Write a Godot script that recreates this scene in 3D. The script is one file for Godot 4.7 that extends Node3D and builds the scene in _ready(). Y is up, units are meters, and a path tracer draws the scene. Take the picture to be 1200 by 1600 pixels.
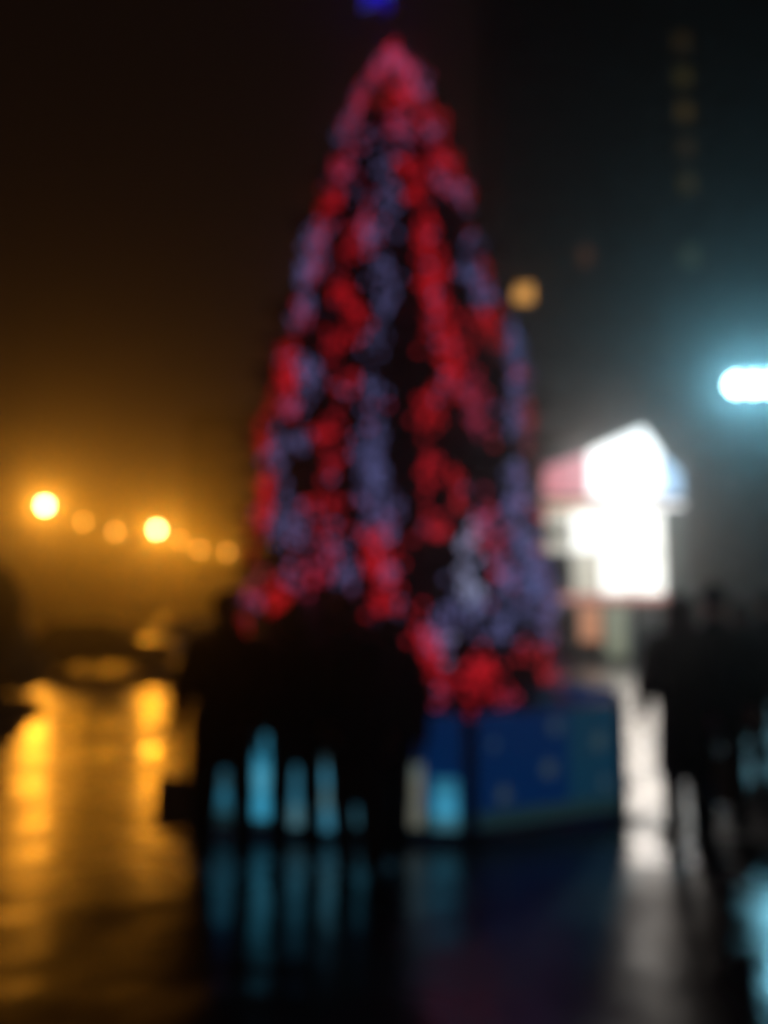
extends Node3D

var names := {}
var mats := {}
var rng := RandomNumberGenerator.new()

# ---------- naming and tagging ----------
func numbered(called: String) -> String:
	var n: int = names.get(called, 0)
	names[called] = n + 1
	return called if n == 0 else "%s_%03d" % [called, n]

func tag(o: Node, label: String, category: String, group := "", kind := "") -> void:
	if label: o.set_meta("label", label)
	if category: o.set_meta("category", category)
	if group: o.set_meta("group", group)
	if kind: o.set_meta("kind", kind)

func thing(called: String, label: String, category: String, at := Vector3.ZERO, turn := 0.0, group := "") -> Node3D:
	var o := Node3D.new()
	o.name = numbered(called)
	add_child(o)
	o.position = at
	o.rotation.y = turn
	tag(o, label, category, group)
	return o

func put(called: String, m: Mesh, mat: Material, parent: Node, at := Vector3.ZERO) -> MeshInstance3D:
	var o := MeshInstance3D.new()
	o.name = numbered(called) if parent == self else called
	o.mesh = m
	o.material_override = null
	for k in m.get_surface_count():
		m.surface_set_material(k, mat)
	o.position = at
	parent.add_child(o, true)
	return o

func share(called: String, m: Mesh, mat: Material, parent: Node, at := Vector3.ZERO) -> MeshInstance3D:
	var o := MeshInstance3D.new()
	o.name = called
	o.mesh = m
	o.set_surface_override_material(0, mat)
	o.position = at
	parent.add_child(o, true)
	return o

func dup(root: Node3D, at: Vector3, turn: float, label: String) -> Node3D:
	var r: Node3D = root.duplicate()
	r.name = numbered(String(root.name))
	add_child(r)
	r.position = at
	r.rotation.y = turn
	r.set_meta("label", label)
	return r

# ---------- materials ----------
func lin(r: float, g: float, b: float) -> Color:
	return Color(r, g, b).linear_to_srgb()

func paint(key: String, c: Color, rough := 0.7, metal := 0.0, tex: Texture2D = null, bump := 0.0, scale := 1.0) -> StandardMaterial3D:
	if mats.has(key): return mats[key]
	var m := StandardMaterial3D.new()
	m.resource_name = key
	m.albedo_color = c
	m.roughness = rough
	m.metallic = metal
	if tex:
		m.albedo_texture = tex
		m.uv1_triplanar = true
		m.uv1_scale = Vector3.ONE * scale
		if bump > 0.0:
			m.heightmap_enabled = true
			m.heightmap_texture = tex
			m.heightmap_scale = bump
	mats[key] = m
	return m

func glow(key: String, c: Color, energy: float, base := Color(0.6, 0.6, 0.6)) -> StandardMaterial3D:
	if mats.has(key): return mats[key]
	var m := StandardMaterial3D.new()
	m.resource_name = key
	m.albedo_color = base
	m.roughness = 0.4
	m.emission_enabled = true
	m.emission = c
	m.emission_energy_multiplier = energy
	mats[key] = m
	return m

func noise_tex(freq: float, lo: float, hi: float, seed_: int, size := 256, octaves := 4) -> ImageTexture:
	var n := FastNoiseLite.new()
	n.seed = seed_
	n.frequency = freq
	n.fractal_octaves = octaves
	var im := n.get_seamless_image(size, size)
	im.convert(Image.FORMAT_RGBA8)
	for y in size:
		for x in size:
			var v := lerpf(lo, hi, im.get_pixel(x, y).r)
			im.set_pixel(x, y, Color(v, v, v))
	return ImageTexture.create_from_image(im)

# ---------- shapes ----------
func begin() -> SurfaceTool:
	var st := SurfaceTool.new()
	st.begin(Mesh.PRIMITIVE_TRIANGLES)
	st.set_smooth_group(-1)
	return st

func done(st: SurfaceTool) -> ArrayMesh:
	st.generate_normals()
	return st.commit()

func tri(st: SurfaceTool, a: Vector3, b: Vector3, c: Vector3) -> void:
	st.add_vertex(a); st.add_vertex(b); st.add_vertex(c)

func quad(st: SurfaceTool, a: Vector3, b: Vector3, c: Vector3, d: Vector3) -> void:
	tri(st, a, b, c); tri(st, a, c, d)

# a box with chamfered edges, turned by b
func box(st: SurfaceTool, c: Vector3, s: Vector3, b := Basis.IDENTITY, bev := 0.0) -> void:
	var h := s * 0.5
	var e := minf(bev, minf(h.x, minf(h.y, h.z)) * 0.9)
	if e <= 0.0:
		for ax in 3:
			for sg in [-1.0, 1.0]:
				var n := Vector3.ZERO; n[ax] = sg
				var u := Vector3.ZERO; u[(ax + 1) % 3] = 1.0
				var v := Vector3.ZERO; v[(ax + 2) % 3] = sg
				var q := []
				for k in [[-1, -1], [-1, 1], [1, 1], [1, -1]]:
					q.append(c + b * ((n + u * k[0] + v * k[1]) * h))
				quad(st, q[0], q[1], q[2], q[3])
		return
	var pts := PackedVector3Array()
	for sx in [-1.0, 1.0]:
		for sy in [-1.0, 1.0]:
			for sz in [-1.0, 1.0]:
				var k := Vector3(sx, sy, sz)
				for ax in 3:
					var p := k * (h - Vector3.ONE * e)
					p[ax] = k[ax] * h[ax]
					pts.append(p)
	hull(st, pts, c, b, h, e)

func hull(st: SurfaceTool, p: PackedVector3Array, c: Vector3, b: Basis, _h: Vector3, _e: float) -> void:
	# corners are numbered sx*4 + sy*2 + sz, three points each (x, y, z face)
	var id := func(sx: int, sy: int, sz: int, ax: int) -> Vector3: return c + b * p[(sx * 4 + sy * 2 + sz) * 3 + ax]
	var add := func(q: Array) -> void:
		var mid := Vector3.ZERO
		for v in q: mid += v
		mid /= q.size()
		var n: Vector3 = (q[1] - q[0]).cross(q[2] - q[0])
		if n.dot(mid - c) > 0.0: q.reverse()
		for k in range(1, q.size() - 1): tri(st, q[0], q[k], q[k + 1])
	for s in 2:
		add.call([id.call(s, 0, 0, 0), id.call(s, 0, 1, 0), id.call(s, 1, 1, 0), id.call(s, 1, 0, 0)])
		add.call([id.call(0, s, 0, 1), id.call(0, s, 1, 1), id.call(1, s, 1, 1), id.call(1, s, 0, 1)])
		add.call([id.call(0, 0, s, 2), id.call(0, 1, s, 2), id.call(1, 1, s, 2), id.call(1, 0, s, 2)])
		for t in 2:
			add.call([id.call(s, t, 0, 0), id.call(s, t, 1, 0), id.call(s, t, 1, 1), id.call(s, t, 0, 1)])
			add.call([id.call(s, 0, t, 0), id.call(s, 1, t, 0), id.call(s, 1, t, 2), id.call(s, 0, t, 2)])
			add.call([id.call(0, s, t, 1), id.call(1, s, t, 1), id.call(1, s, t, 2), id.call(0, s, t, 2)])
			for u in 2:
				add.call([id.call(s, t, u, 0), id.call(s, t, u, 1), id.call(s, t, u, 2)])

func boxm(s: Vector3, bev := 0.0) -> ArrayMesh:
	var st := begin()
	box(st, Vector3.ZERO, s, Basis.IDENTITY, bev)
	return done(st)

# a tapered round bar between two points
func tube(st: SurfaceTool, a: Vector3, b: Vector3, ra: float, rb: float, n := 10) -> void:
	var d := (b - a).normalized()
	var u := d.cross(Vector3.UP if absf(d.y) < 0.9 else Vector3.RIGHT).normalized()
	var v := d.cross(u)
	for k in n:
		var t0 := TAU * k / n
		var t1 := TAU * (k + 1) / n
		var e0 := u * cos(t0) + v * sin(t0)
		var e1 := u * cos(t1) + v * sin(t1)
		st.set_smooth_group(1)
		quad(st, a + e0 * ra, b + e0 * rb, b + e1 * rb, a + e1 * ra)
		st.set_smooth_group(-1)
		if ra > 0.002: tri(st, a, a + e0 * ra, a + e1 * ra)
		if rb > 0.002: tri(st, b, b + e1 * rb, b + e0 * rb)

# a turned shape round the y axis through c: pairs of (radius, height)
func lathe(st: SurfaceTool, prof: Array, n := 16, c := Vector3.ZERO, b := Basis.IDENTITY) -> void:
	st.set_smooth_group(1)
	for i in prof.size() - 1:
		var p: Array = prof[i]
		var q: Array = prof[i + 1]
		for k in n:
			var t0 := TAU * k / n
			var t1 := TAU * (k + 1) / n
			var e0 := Vector3(cos(t0), 0, sin(t0))
			var e1 := Vector3(cos(t1), 0, sin(t1))
			var up := Vector3.UP
			if q[0] > 0.0: tri(st, c + b * (e0 * p[0] + up * p[1]), c + b * (e1 * q[0] + up * q[1]), c + b * (e0 * q[0] + up * q[1]))
			if p[0] > 0.0: tri(st, c + b * (e0 * p[0] + up * p[1]), c + b * (e1 * p[0] + up * p[1]), c + b * (e1 * q[0] + up * q[1]))
	st.set_smooth_group(-1)

func ball(r: float, n := 14) -> ArrayMesh:
	var st := begin()
	var prof := []
	for k in n / 2 + 1:
		var t := PI * k / (n / 2) - PI / 2
		prof.append([maxf(cos(t) * r, 0.0), sin(t) * r])
	lathe(st, prof, n)
	return done(st)

# a flat outline (x, y) given thickness from z0 to z1
func prism(st: SurfaceTool, poly: PackedVector2Array, z0: float, z1: float, b := Transform3D.IDENTITY) -> void:
	var ids := Geometry2D.triangulate_polygon(poly)
	var cw := Geometry2D.is_polygon_clockwise(poly)
	for k in range(0, ids.size(), 3):
		var p := poly[ids[k]]
		var q := poly[ids[k + 1]]
		var r := poly[ids[k + 2]]
		if (q - p).cross(r - p) > 0.0:
			var s := q; q = r; r = s
		tri(st, b * Vector3(p.x, p.y, z1), b * Vector3(q.x, q.y, z1), b * Vector3(r.x, r.y, z1))
		tri(st, b * Vector3(p.x, p.y, z0), b * Vector3(r.x, r.y, z0), b * Vector3(q.x, q.y, z0))
	for k in poly.size():
		var p := poly[k]
		var q := poly[(k + 1) % poly.size()]
		if not cw:
			var s := p; p = q; q = s
		quad(st, b * Vector3(p.x, p.y, z0), b * Vector3(q.x, q.y, z0), b * Vector3(q.x, q.y, z1), b * Vector3(p.x, p.y, z1))

func star(n: int, r: float, inner: float, turn := 0.0) -> PackedVector2Array:
	var out := PackedVector2Array()
	for k in n * 2:
		var t := PI * k / n + PI / 2 + turn
		out.append(Vector2(cos(t), sin(t)) * (r if k % 2 == 0 else r * inner))
	return out

# ---------- bodies: joints with radii, smoothly joined, meshed as surface nets ----------
# bones: [a, b, radius at a, radius at b]; a negative first radius carves the bone away
func net(bones: Array, cell: float, k: float, st: SurfaceTool, place := Transform3D.IDENTITY) -> void:
	var lo := Vector3.INF
	var hi := -Vector3.INF
	for e in bones:
		if e[2] < 0.0: continue
		var m: float = maxf(e[2], e[3]) + cell * 2.5
		lo = lo.min(e[0].min(e[1]) - Vector3.ONE * m)
		hi = hi.max(e[0].max(e[1]) + Vector3.ONE * m)
	var nx := int((hi.x - lo.x) / cell) + 2
	var ny := int((hi.y - lo.y) / cell) + 2
	var nz := int((hi.z - lo.z) / cell) + 2
	var f := PackedFloat32Array()
	f.resize(nx * ny * nz)
	f.fill(1.0)
	var sy := nx
	var sz := nx * ny
	for e in bones:
		var a: Vector3 = e[0]
		var b: Vector3 = e[1]
		var carve: bool = e[2] < 0.0
		var ra: float = absf(e[2])
		var rb: float = absf(e[3])
		var pad := maxf(ra, rb) + k + cell * 2.0
		var i0 := ((a.min(b) - lo - Vector3.ONE * pad) / cell).floor().max(Vector3.ZERO)
		var i1 := ((a.max(b) - lo + Vector3.ONE * pad) / cell).ceil().min(Vector3(nx - 1, ny - 1, nz - 1))
		var ab := b - a
		var l2 := maxf(ab.length_squared(), 1e-9)
		for z in range(int(i0.z), int(i1.z) + 1):
			for y in range(int(i0.y), int(i1.y) + 1):
				var at := y * sy + z * sz
				var p := lo + Vector3(i0.x, y, z) * cell - a
				for x in range(int(i0.x), int(i1.x) + 1):
					var t := clampf(p.dot(ab) / l2, 0.0, 1.0)
					var d := (p - ab * t).length() - lerpf(ra, rb, t)
					var o := f[at + x]
					if carve:
						f[at + x] = maxf(o, -d)
					else:
						var h := maxf(k - absf(o - d), 0.0) / k
						f[at + x] = minf(o, d) - h * h * k * 0.25
					p.x += cell
	var ids := {}
	var pos := PackedVector3Array()
	var nor := PackedVector3Array()
	var offs := [0, 1, sy, sy + 1, sz, sz + 1, sz + sy, sz + sy + 1]
	for z in nz - 1:
		for y in ny - 1:
			var row := y * sy + z * sz
			for x in nx - 1:
				var at := row + x
				if f[at] > cell * 2.0 or f[at] < -cell * 2.0: continue
				var inside := 0
				for q in offs:
					if f[at + q] < 0.0: inside += 1
				if inside == 0 or inside == 8: continue
				var sum := Vector3.ZERO
				var cnt := 0
				for g in EDGES:
					var v0 := f[at + offs[g[0]]]
					var v1 := f[at + offs[g[1]]]
					if (v0 < 0.0) != (v1 < 0.0):
						var t := v0 / (v0 - v1)
						sum += CORNERS[g[0]].lerp(CORNERS[g[1]], t)
						cnt += 1
				ids[at] = pos.size()
				pos.append(place * (lo + (Vector3(x, y, z) + sum / cnt) * cell))
				var c := [f[at], f[at + 1], f[at + sy], f[at + sy + 1], f[at + sz], f[at + sz + 1], f[at + sz + sy], f[at + sz + sy + 1]]
				nor.append((place.basis * Vector3(c[1] + c[3] + c[5] + c[7] - c[0] - c[2] - c[4] - c[6], c[2] + c[3] + c[6] + c[7] - c[0] - c[1] - c[4] - c[5], c[4] + c[5] + c[6] + c[7] - c[0] - c[1] - c[2] - c[3])).normalized())
	for at in ids:
		var o := f[at]
		for ax in 3:
			var s: int = [1, sy, sz][ax]
			var u: int = [sy, sz, 1][ax]
			var v: int = [sz, 1, sy][ax]
			if (o < 0.0) == (f[at + s] < 0.0): continue
			if not (ids.has(at - u) and ids.has(at - v) and ids.has(at - u - v)): continue
			var q := [ids[at], ids[at - u], ids[at - u - v], ids[at - v]]
			var n: Vector3 = nor[q[0]] + nor[q[1]] + nor[q[2]] + nor[q[3]]
			if (pos[q[1]] - pos[q[0]]).cross(pos[q[2]] - pos[q[0]]).dot(n) > 0.0: q.reverse()
			for w in [0, 1, 2, 0, 2, 3]:
				st.set_normal(nor[q[w]])
				st.add_vertex(pos[q[w]])

const EDGES := [[0, 1], [2, 3], [4, 5], [6, 7], [0, 2], [1, 3], [4, 6], [5, 7], [0, 4], [1, 5], [2, 6], [3, 7]]
const CORNERS := [Vector3(0, 0, 0), Vector3(1, 0, 0), Vector3(0, 1, 0), Vector3(1, 1, 0), Vector3(0, 0, 1), Vector3(1, 0, 1), Vector3(0, 1, 1), Vector3(1, 1, 1)]

func netm(bones: Array, cell: float, k: float) -> ArrayMesh:
	var st := SurfaceTool.new()
	st.begin(Mesh.PRIMITIVE_TRIANGLES)
	net(bones, cell, k, st)
	return st.commit()

func head_bones() -> Array:   # round the point between the ears; the face looks along +z
	var o := [
		[Vector3(0, 0.035, -0.02), Vector3(0, 0.03, 0.02), 0.083, 0.08], [Vector3(0, -0.02, 0.02), Vector3(0, -0.085, 0.055), 0.062, 0.032],
		[Vector3(-0.04, -0.06, 0.02), Vector3(0.04, -0.06, 0.02), 0.03, 0.03], [Vector3(0, -0.02, -0.03), Vector3(0, -0.13, -0.02), 0.056, 0.054],
		[Vector3(0, 0.012, 0.092), Vector3(0, -0.03, 0.112), 0.008, 0.013], [Vector3(-0.022, -0.062, 0.081), Vector3(0.022, -0.062, 0.081), 0.009, 0.009],
		[Vector3(-0.045, 0.026, 0.082), Vector3(0.045, 0.026, 0.082), 0.012, 0.012],
	]
	for s in [-1.0, 1.0]:
		o.append([Vector3(0.084 * s, 0.022, -0.012), Vector3(0.08 * s, -0.028, -0.002), 0.014, 0.008])
		o.append([Vector3(0.036 * s, -0.022, 0.066), Vector3(0.05 * s, -0.03, 0.05), 0.022, 0.02])
	for s in [-1.0, 1.0]:
		o.append([Vector3(0.032 * s, 0.006, 0.108), Vector3(0.034 * s, 0.006, 0.108), -0.017, 0.017])
	return o

func hand_bones(s: float) -> Array:   # wrist at the origin, fingers down -y, palm facing inwards, s is the side
	var o := [[Vector3(0, 0.01, 0), Vector3(0, -0.03, 0), 0.026, 0.026]]
	for i in 4:
		var z := 0.032 - i * 0.021
		o.append([Vector3(0, -0.03, z * 0.6), Vector3(0, -0.085, z), 0.016, 0.013])
		var l: float = [0.036, 0.043, 0.039, 0.029][i]
		var a := Vector3(0, -0.085, z)
		var b := a + Vector3(-0.008 * s, -l, z * 0.06)
		var c := b + Vector3(-0.016 * s, -l * 0.62, 0)
		var d := c + Vector3(-0.016 * s, -l * 0.42, 0)
		o.append([a, b, 0.0105, 0.0095]); o.append([b, c, 0.0095, 0.0088]); o.append([c, d, 0.0088, 0.0076])
	o.append([Vector3(-0.004 * s, -0.02, 0.018), Vector3(-0.016 * s, -0.05, 0.046), 0.016, 0.013])
	o.append([Vector3(-0.016 * s, -0.05, 0.046), Vector3(-0.024 * s, -0.078, 0.056), 0.0118, 0.0105])
	o.append([Vector3(-0.024 * s, -0.078, 0.056), Vector3(-0.028 * s, -0.1, 0.058), 0.0105, 0.008])
	return o

# how: stand (half distance between the feet), arms: per side [elbow, wrist] in body space, coat/trousers/shoe/hair/skin materials, hem, long hair, eyes
func person(label: String, at: Vector3, turn: float, tall: float, how: Dictionary) -> Node3D:
	var o := thing("person", label, "person", at, turn, how.get("group", ""))
	var g := tall / 1.72
	o.rotation.z = how.get("lean", 0.0)
	var w: float = how.get("build", 1.0)
	var st := SurfaceTool.new()
	st.begin(Mesh.PRIMITIVE_TRIANGLES)
	var stand: float = how.get("stand", 0.1)
	var stride: float = how.get("stride", 0.0)
	var legs := []
	var trousers := []
	var shoes := []
	for s in [-1.0, 1.0]:
		var hip := Vector3(0.085 * s, 0.9, 0)
		var knee := Vector3(lerpf(0.09, stand, 0.5) * s, 0.49, 0.02 + stride * 0.5 * s)
		var ankle := Vector3(stand * s, 0.085, -0.03 + stride * s)
		var toe := ankle + Vector3(0.025 * s, -0.05, 0.16)
		legs.append([hip, knee, 0.083, 0.056]); legs.append([knee, ankle, 0.056, 0.036]); legs.append([ankle, toe, 0.036, 0.024])
		trousers.append([hip + Vector3(0, 0.06, 0), knee, 0.098, 0.073]); trousers.append([knee, ankle + Vector3(0, -0.005, 0), 0.073, how.get("cuff", 0.062)])
		shoes.append([[ankle + Vector3(0, 0.05, 0.0), ankle + Vector3(0, -0.035, -0.02), 0.054, 0.048], [ankle + Vector3(0, -0.03, -0.015), toe + Vector3(0, 0.005, 0.01), 0.046, 0.036]])
	trousers.append([Vector3(-0.05, 0.97, 0), Vector3(0.05, 0.97, 0), 0.12, 0.12])
	var torso := [
		[Vector3(-0.05, 0.94, 0), Vector3(0.05, 0.94, 0), 0.098, 0.098], [Vector3(0, 0.97, 0), Vector3(0, 1.12, 0.0), 0.09, 0.088], [Vector3(-0.055, 1.16, 0), Vector3(-0.07, 1.3, 0), 0.088, 0.088],
		[Vector3(0.055, 1.16, 0), Vector3(0.07, 1.3, 0), 0.088, 0.088], [Vector3(-0.1, 1.375, -0.01), Vector3(0.1, 1.375, -0.01), 0.065, 0.065], [Vector3(0, 1.38, -0.01), Vector3(0, 1.5, 0.0), 0.058, 0.054],
	]
	var coat := []
	var hem: float = how.get("hem", 0.78)
	coat.append([Vector3(-0.055 * w, hem, 0), Vector3(-0.05 * w, 1.08, 0), 0.135, 0.118]); coat.append([Vector3(0.055 * w, hem, 0), Vector3(0.05 * w, 1.08, 0), 0.135, 0.118])
	coat.append([Vector3(-0.05 * w, 1.08, 0), Vector3(-0.075 * w, 1.3, 0), 0.118, 0.124]); coat.append([Vector3(0.05 * w, 1.08, 0), Vector3(0.075 * w, 1.3, 0), 0.118, 0.124])
	coat.append([Vector3(-0.13 * w, 1.375, -0.01), Vector3(0.13 * w, 1.375, -0.01), 0.082, 0.082]); coat.append([Vector3(0, 1.42, -0.015), Vector3(0, 1.475, -0.012), 0.085, 0.078])
	coat.append([Vector3(-0.3, hem - 0.12, 0), Vector3(0.3, hem - 0.12, 0), -0.115, 0.115])
	var arms := []
	for i in 2:
		var s := -1.0 if i == 0 else 1.0
		var el: Vector3 = how.arms[i][0]
		var wr: Vector3 = how.arms[i][1]
		var sh := Vector3(0.175 * s * w, 1.375, -0.01)
		arms.append([sh, el, 0.056, 0.042]); arms.append([el, wr, 0.042, 0.027])
		coat.append([sh, el, 0.082, 0.068]); coat.append([el, wr + (el - wr) * 0.08, 0.068, 0.05])
		var dir := (wr - el).normalized()
		var x := Vector3.RIGHT - dir * dir.x
		var b := Basis(x.normalized(), -dir, x.normalized().cross(-dir))
		net(hand_bones(s), 0.005, 0.008, st, Transform3D(b, wr))
	net(torso + legs + arms, 0.018, 0.035, st)
	var tilt: float = how.get("tilt", 0.0)
	var hb := Transform3D(Basis(Vector3.UP, how.get("look", 0.0)) * Basis(Vector3.BACK, tilt), Vector3(0, 1.605, 0.015))
	net(head_bones(), 0.0065, 0.02, st, hb)
	var body := put("body", st.commit(), how.skin, o)
	body.scale = Vector3.ONE * g
	for s in [-1.0, 1.0]:
		var e := share("eye", eye_mesh, paint("eye", lin(0.05, 0.035, 0.03), 0.15), o, (hb * Vector3(0.033 * s, 0.006, 0.083)) * g)
		e.scale = Vector3.ONE * g
	var c := put("coat", netm(coat, 0.018, 0.05), how.coat, o)
	c.scale = Vector3.ONE * g
	var t := put("trousers", netm(trousers, 0.018, 0.03), how.trousers, o)
	t.scale = Vector3.ONE * g
	for e in shoes:
		var q := put("shoe", netm(e, 0.014, 0.03), how.shoes, o)
		q.scale = Vector3.ONE * g
	var hair := [[Vector3(0, 0.052, -0.028), Vector3(0, 0.058, 0.012), 0.089, 0.083], [Vector3(-0.05, 0.03, -0.03), Vector3(0.05, 0.03, -0.03), 0.06, 0.06]]
	if how.get("long", false):
		for s in [-1.0, 1.0]:
			hair.append([Vector3(0.06 * s, 0.05, -0.02), Vector3(0.082 * s, -0.1, -0.012), 0.036, 0.03])
			hair.append([Vector3(0.082 * s, -0.1, -0.012), Vector3(0.1 * s, -0.26, 0.05), 0.034, 0.018])
		hair.append([Vector3(0, 0, -0.06), Vector3(0, -0.3, -0.1), 0.07, 0.045])
	hair.append([Vector3(-0.022, -0.012, 0.115), Vector3(0.022, -0.012, 0.115), -0.088, 0.088])
	if how.has("hat"):
		hair = [[Vector3(0, 0.06, -0.022), Vector3(0, 0.066, 0.01), 0.094, 0.09], [Vector3(0, 0.12, -0.01), Vector3(0, 0.155, -0.012), 0.05, 0.03]]
	var hm := SurfaceTool.new()
	hm.begin(Mesh.PRIMITIVE_TRIANGLES)
	net(hair, 0.011, 0.02, hm, hb)
	var hh := put("knitted_hat" if how.has("hat") else "hair", hm.commit(), how.hair, o)
	hh.scale = Vector3.ONE * g
	if how.has("scarf"):
		var sb := []
		for q in 10:
			var t0 := TAU * q / 10
			var t1 := TAU * (q + 1) / 10
			sb.append([Vector3(cos(t0) * 0.078, 1.478 + sin(t0) * -0.014, sin(t0) * 0.075), Vector3(cos(t1) * 0.078, 1.478 + sin(t1) * -0.014, sin(t1) * 0.075), 0.032, 0.032])
		sb.append([Vector3(0.04, 1.44, 0.11), Vector3(0.05, 1.2, 0.155), 0.036, 0.034])
		var sc := put("scarf", netm(sb, 0.015, 0.02), how.scarf, o)
		sc.scale = Vector3.ONE * g
	return o

var eye_mesh: ArrayMesh

# ---------- the tree and its lights ----------
const TREE := Vector3(0.12, 0, -8.5)
const PROFILE := [[0.7, 1.4], [0.88, 1.52], [1.78, 1.56], [2.58, 1.46], [3.21, 1.37], [3.85, 1.28], [4.49, 1.12], [5.15, 0.91], [5.69, 0.79], [6.16, 0.64], [6.51, 0.52], [6.85, 0.4], [7.2, 0.24], [7.45, 0.06]]

func girth(h: float) -> float:
	for i in PROFILE.size() - 1:
		if h <= PROFILE[i + 1][0]:
			return lerpf(PROFILE[i][1], PROFILE[i + 1][1], clampf((h - PROFILE[i][0]) / (PROFILE[i + 1][0] - PROFILE[i][0]), 0, 1))
	return 0.05

func on_tree(h: float, az: float, out := 0.0) -> Vector3:
	return Vector3(sin(az), 0, cos(az)) * (girth(h) + out) + Vector3(0, h, 0)

func christmas_tree() -> void:
	var t := thing("christmas_tree", "tall bullet-shaped Christmas fir standing inside the blue barrier", "Christmas tree", TREE)
	var st := begin()
	tube(st, Vector3(0, 0, 0), Vector3(0, 3.5, 0), 0.16, 0.1, 14)
	tube(st, Vector3(0, 3.5, 0), Vector3(0, 7.4, 0), 0.1, 0.02, 12)
	put("trunk", done(st), paint("bark", lin(0.05, 0.035, 0.025), 0.9, 0.0, noise_tex(0.06, 0.5, 1.0, 4, 128), 1.5, 3.0), t)
	# a fir spray: a twig with needles on both sides, about 0.6 m long, along +z
	var twig := begin()
	tube(twig, Vector3.ZERO, Vector3(0, 0.0, 0.62), 0.009, 0.003, 5)
	for side in 5:
		var a := Vector3(0, 0, 0.12 + side * 0.1)
		for s in [-1.0, 1.0]:
			tube(twig, a, a + Vector3(0.2 * s * (1.0 - side * 0.14), -0.02, 0.13), 0.005, 0.002, 4)
	var mt := begin()
	for k in 150:
		var base := Vector3.ZERO
		if k < 50:
			base = Vector3(0, 0, 0.05 + 0.56 * k / 50.0)
		else:
			var side := (k - 50) / 20
			var s := 1.0 if k % 2 == 0 else -1.0
			base = Vector3(0, 0, 0.12 + side * 0.1) + Vector3(0.2 * s * (1.0 - side * 0.14), -0.02, 0.13) * ((k % 20) / 20.0 + 0.04)
		var turn := rng.randf() * TAU
		var d := (Vector3(cos(turn), sin(turn) * 0.7, rng.randf_range(0.3, 1.0))).normalized() * rng.randf_range(0.05, 0.08)
		var w := d.cross(Vector3(rng.randf() - 0.5, rng.randf() - 0.5, rng.randf() - 0.5)).normalized() * 0.005
		tri(mt, base - w, base + d, base + w)
	var spray := ArrayMesh.new()
	spray = done(mt)
	twig.generate_normals()
	twig.commit(spray)
	var leaf := paint("needles", Color.WHITE, 0.6)
	leaf.vertex_color_use_as_albedo = true
	spray.surface_set_material(0, leaf)
	spray.surface_set_material(1, paint("twig", lin(0.05, 0.035, 0.02), 0.9))
	var mm := MultiMesh.new()
	mm.transform_format = MultiMesh.TRANSFORM_3D
	mm.use_colors = true
	mm.mesh = spray
	var n := 2600
	mm.instance_count = n
	for i in n:
		var h := 0.72 + 6.65 * (1.0 - sqrt(1.0 - (i + 0.5) / n * 0.985))
		var az := i * 2.39996 + rng.randf() * 0.6
		var whorl := 0.05 * sin(h * 11.0) + 0.06 * sin(az * 5.0 + h * 2.0)
		var reach := girth(h) * rng.randf_range(0.55, 1.03) + whorl * 0.7 - 0.52
		var out := Vector3(sin(az), 0, cos(az))
		var z := (out + Vector3(0, rng.randf_range(-0.5, 0.15) + (h - 3.0) * 0.1, 0)).normalized()
		if h > 6.7: z = (out + Vector3(0, 1.0 + (h - 6.7) * 2.0, 0)).normalized()
		var x := Vector3.UP.cross(z).normalized()
		var b := Basis(x, z.cross(x), z) * Basis(Vector3.FORWARD, rng.randf_range(-0.6, 0.6))
		var sc := rng.randf_range(0.75, 1.15) * (0.55 if h > 6.4 else 1.0)
		mm.set_instance_transform(i, Transform3D(b.scaled(Vector3.ONE * sc), out * maxf(reach, 0.0) + Vector3(0, h, 0)))
		var v := rng.randf_range(0.6, 1.3)
		mm.set_instance_color(i, Color(0.028 * v, 0.06 * v * rng.randf_range(0.9, 1.1), 0.03 * v))
	var crown := MultiMeshInstance3D.new()
	crown.name = "crown"
	crown.multimesh = mm
	crown.set_meta("kind", "stuff")
	t.add_child(crown)
	var limbs := begin()
	for i in 60:
		var h := 0.9 + i * 0.1
		var az := i * 2.39996
		tube(limbs, Vector3(0, h, 0), on_tree(h, az, -0.3) + Vector3(0, -0.1, 0), 0.03, 0.01, 5)
	var lb := put("limbs", done(limbs), mats["bark"], t)
	lb.set_meta("kind", "stuff")
	# the blue star on its mast
	var s := thing("star_topper", "glowing deep blue star on a thin mast above the tree tip", "star topper", TREE + Vector3(0, 7.3, 0))
	var ms := begin()
	tube(ms, Vector3(0, -0.1, 0), Vector3(-0.2, 0.65, 0), 0.012, 0.01, 8)
	put("mast", done(ms), paint("grey_metal", lin(0.15, 0.15, 0.16), 0.4, 0.8), s)
	var ps := begin()
	var tr := Transform3D(Basis.IDENTITY, Vector3(-0.2, 0.72, 0))
	prism(ps, star(5, 0.25, 0.5), -0.04, 0.04, tr)
	put("star_light", done(ps), glow("blue_star", lin(0.008, 0.004, 1.0), 0.22, Color(0.05, 0.05, 0.3)), s)
	lamp(s, Vector3(-0.2, 0.78, 0.14), lin(0.03, 0.015, 1.0), 0.1, 0.1)

const BULB_NAMES := ["red_bulbs", "blue_bulbs", "pink_bulbs", "white_bulbs"]

func octa(st: SurfaceTool, c: Vector3, r: float) -> void:
	var p := [Vector3(r, 0, 0), Vector3(0, 0, r), Vector3(-r, 0, 0), Vector3(0, 0, -r)]
	for k in 4:
		tri(st, c + p[k], c + p[(k + 1) % 4], c + Vector3(0, r * 1.3, 0))
		tri(st, c + p[(k + 1) % 4], c + p[k], c - Vector3(0, r * 1.3, 0))

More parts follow.
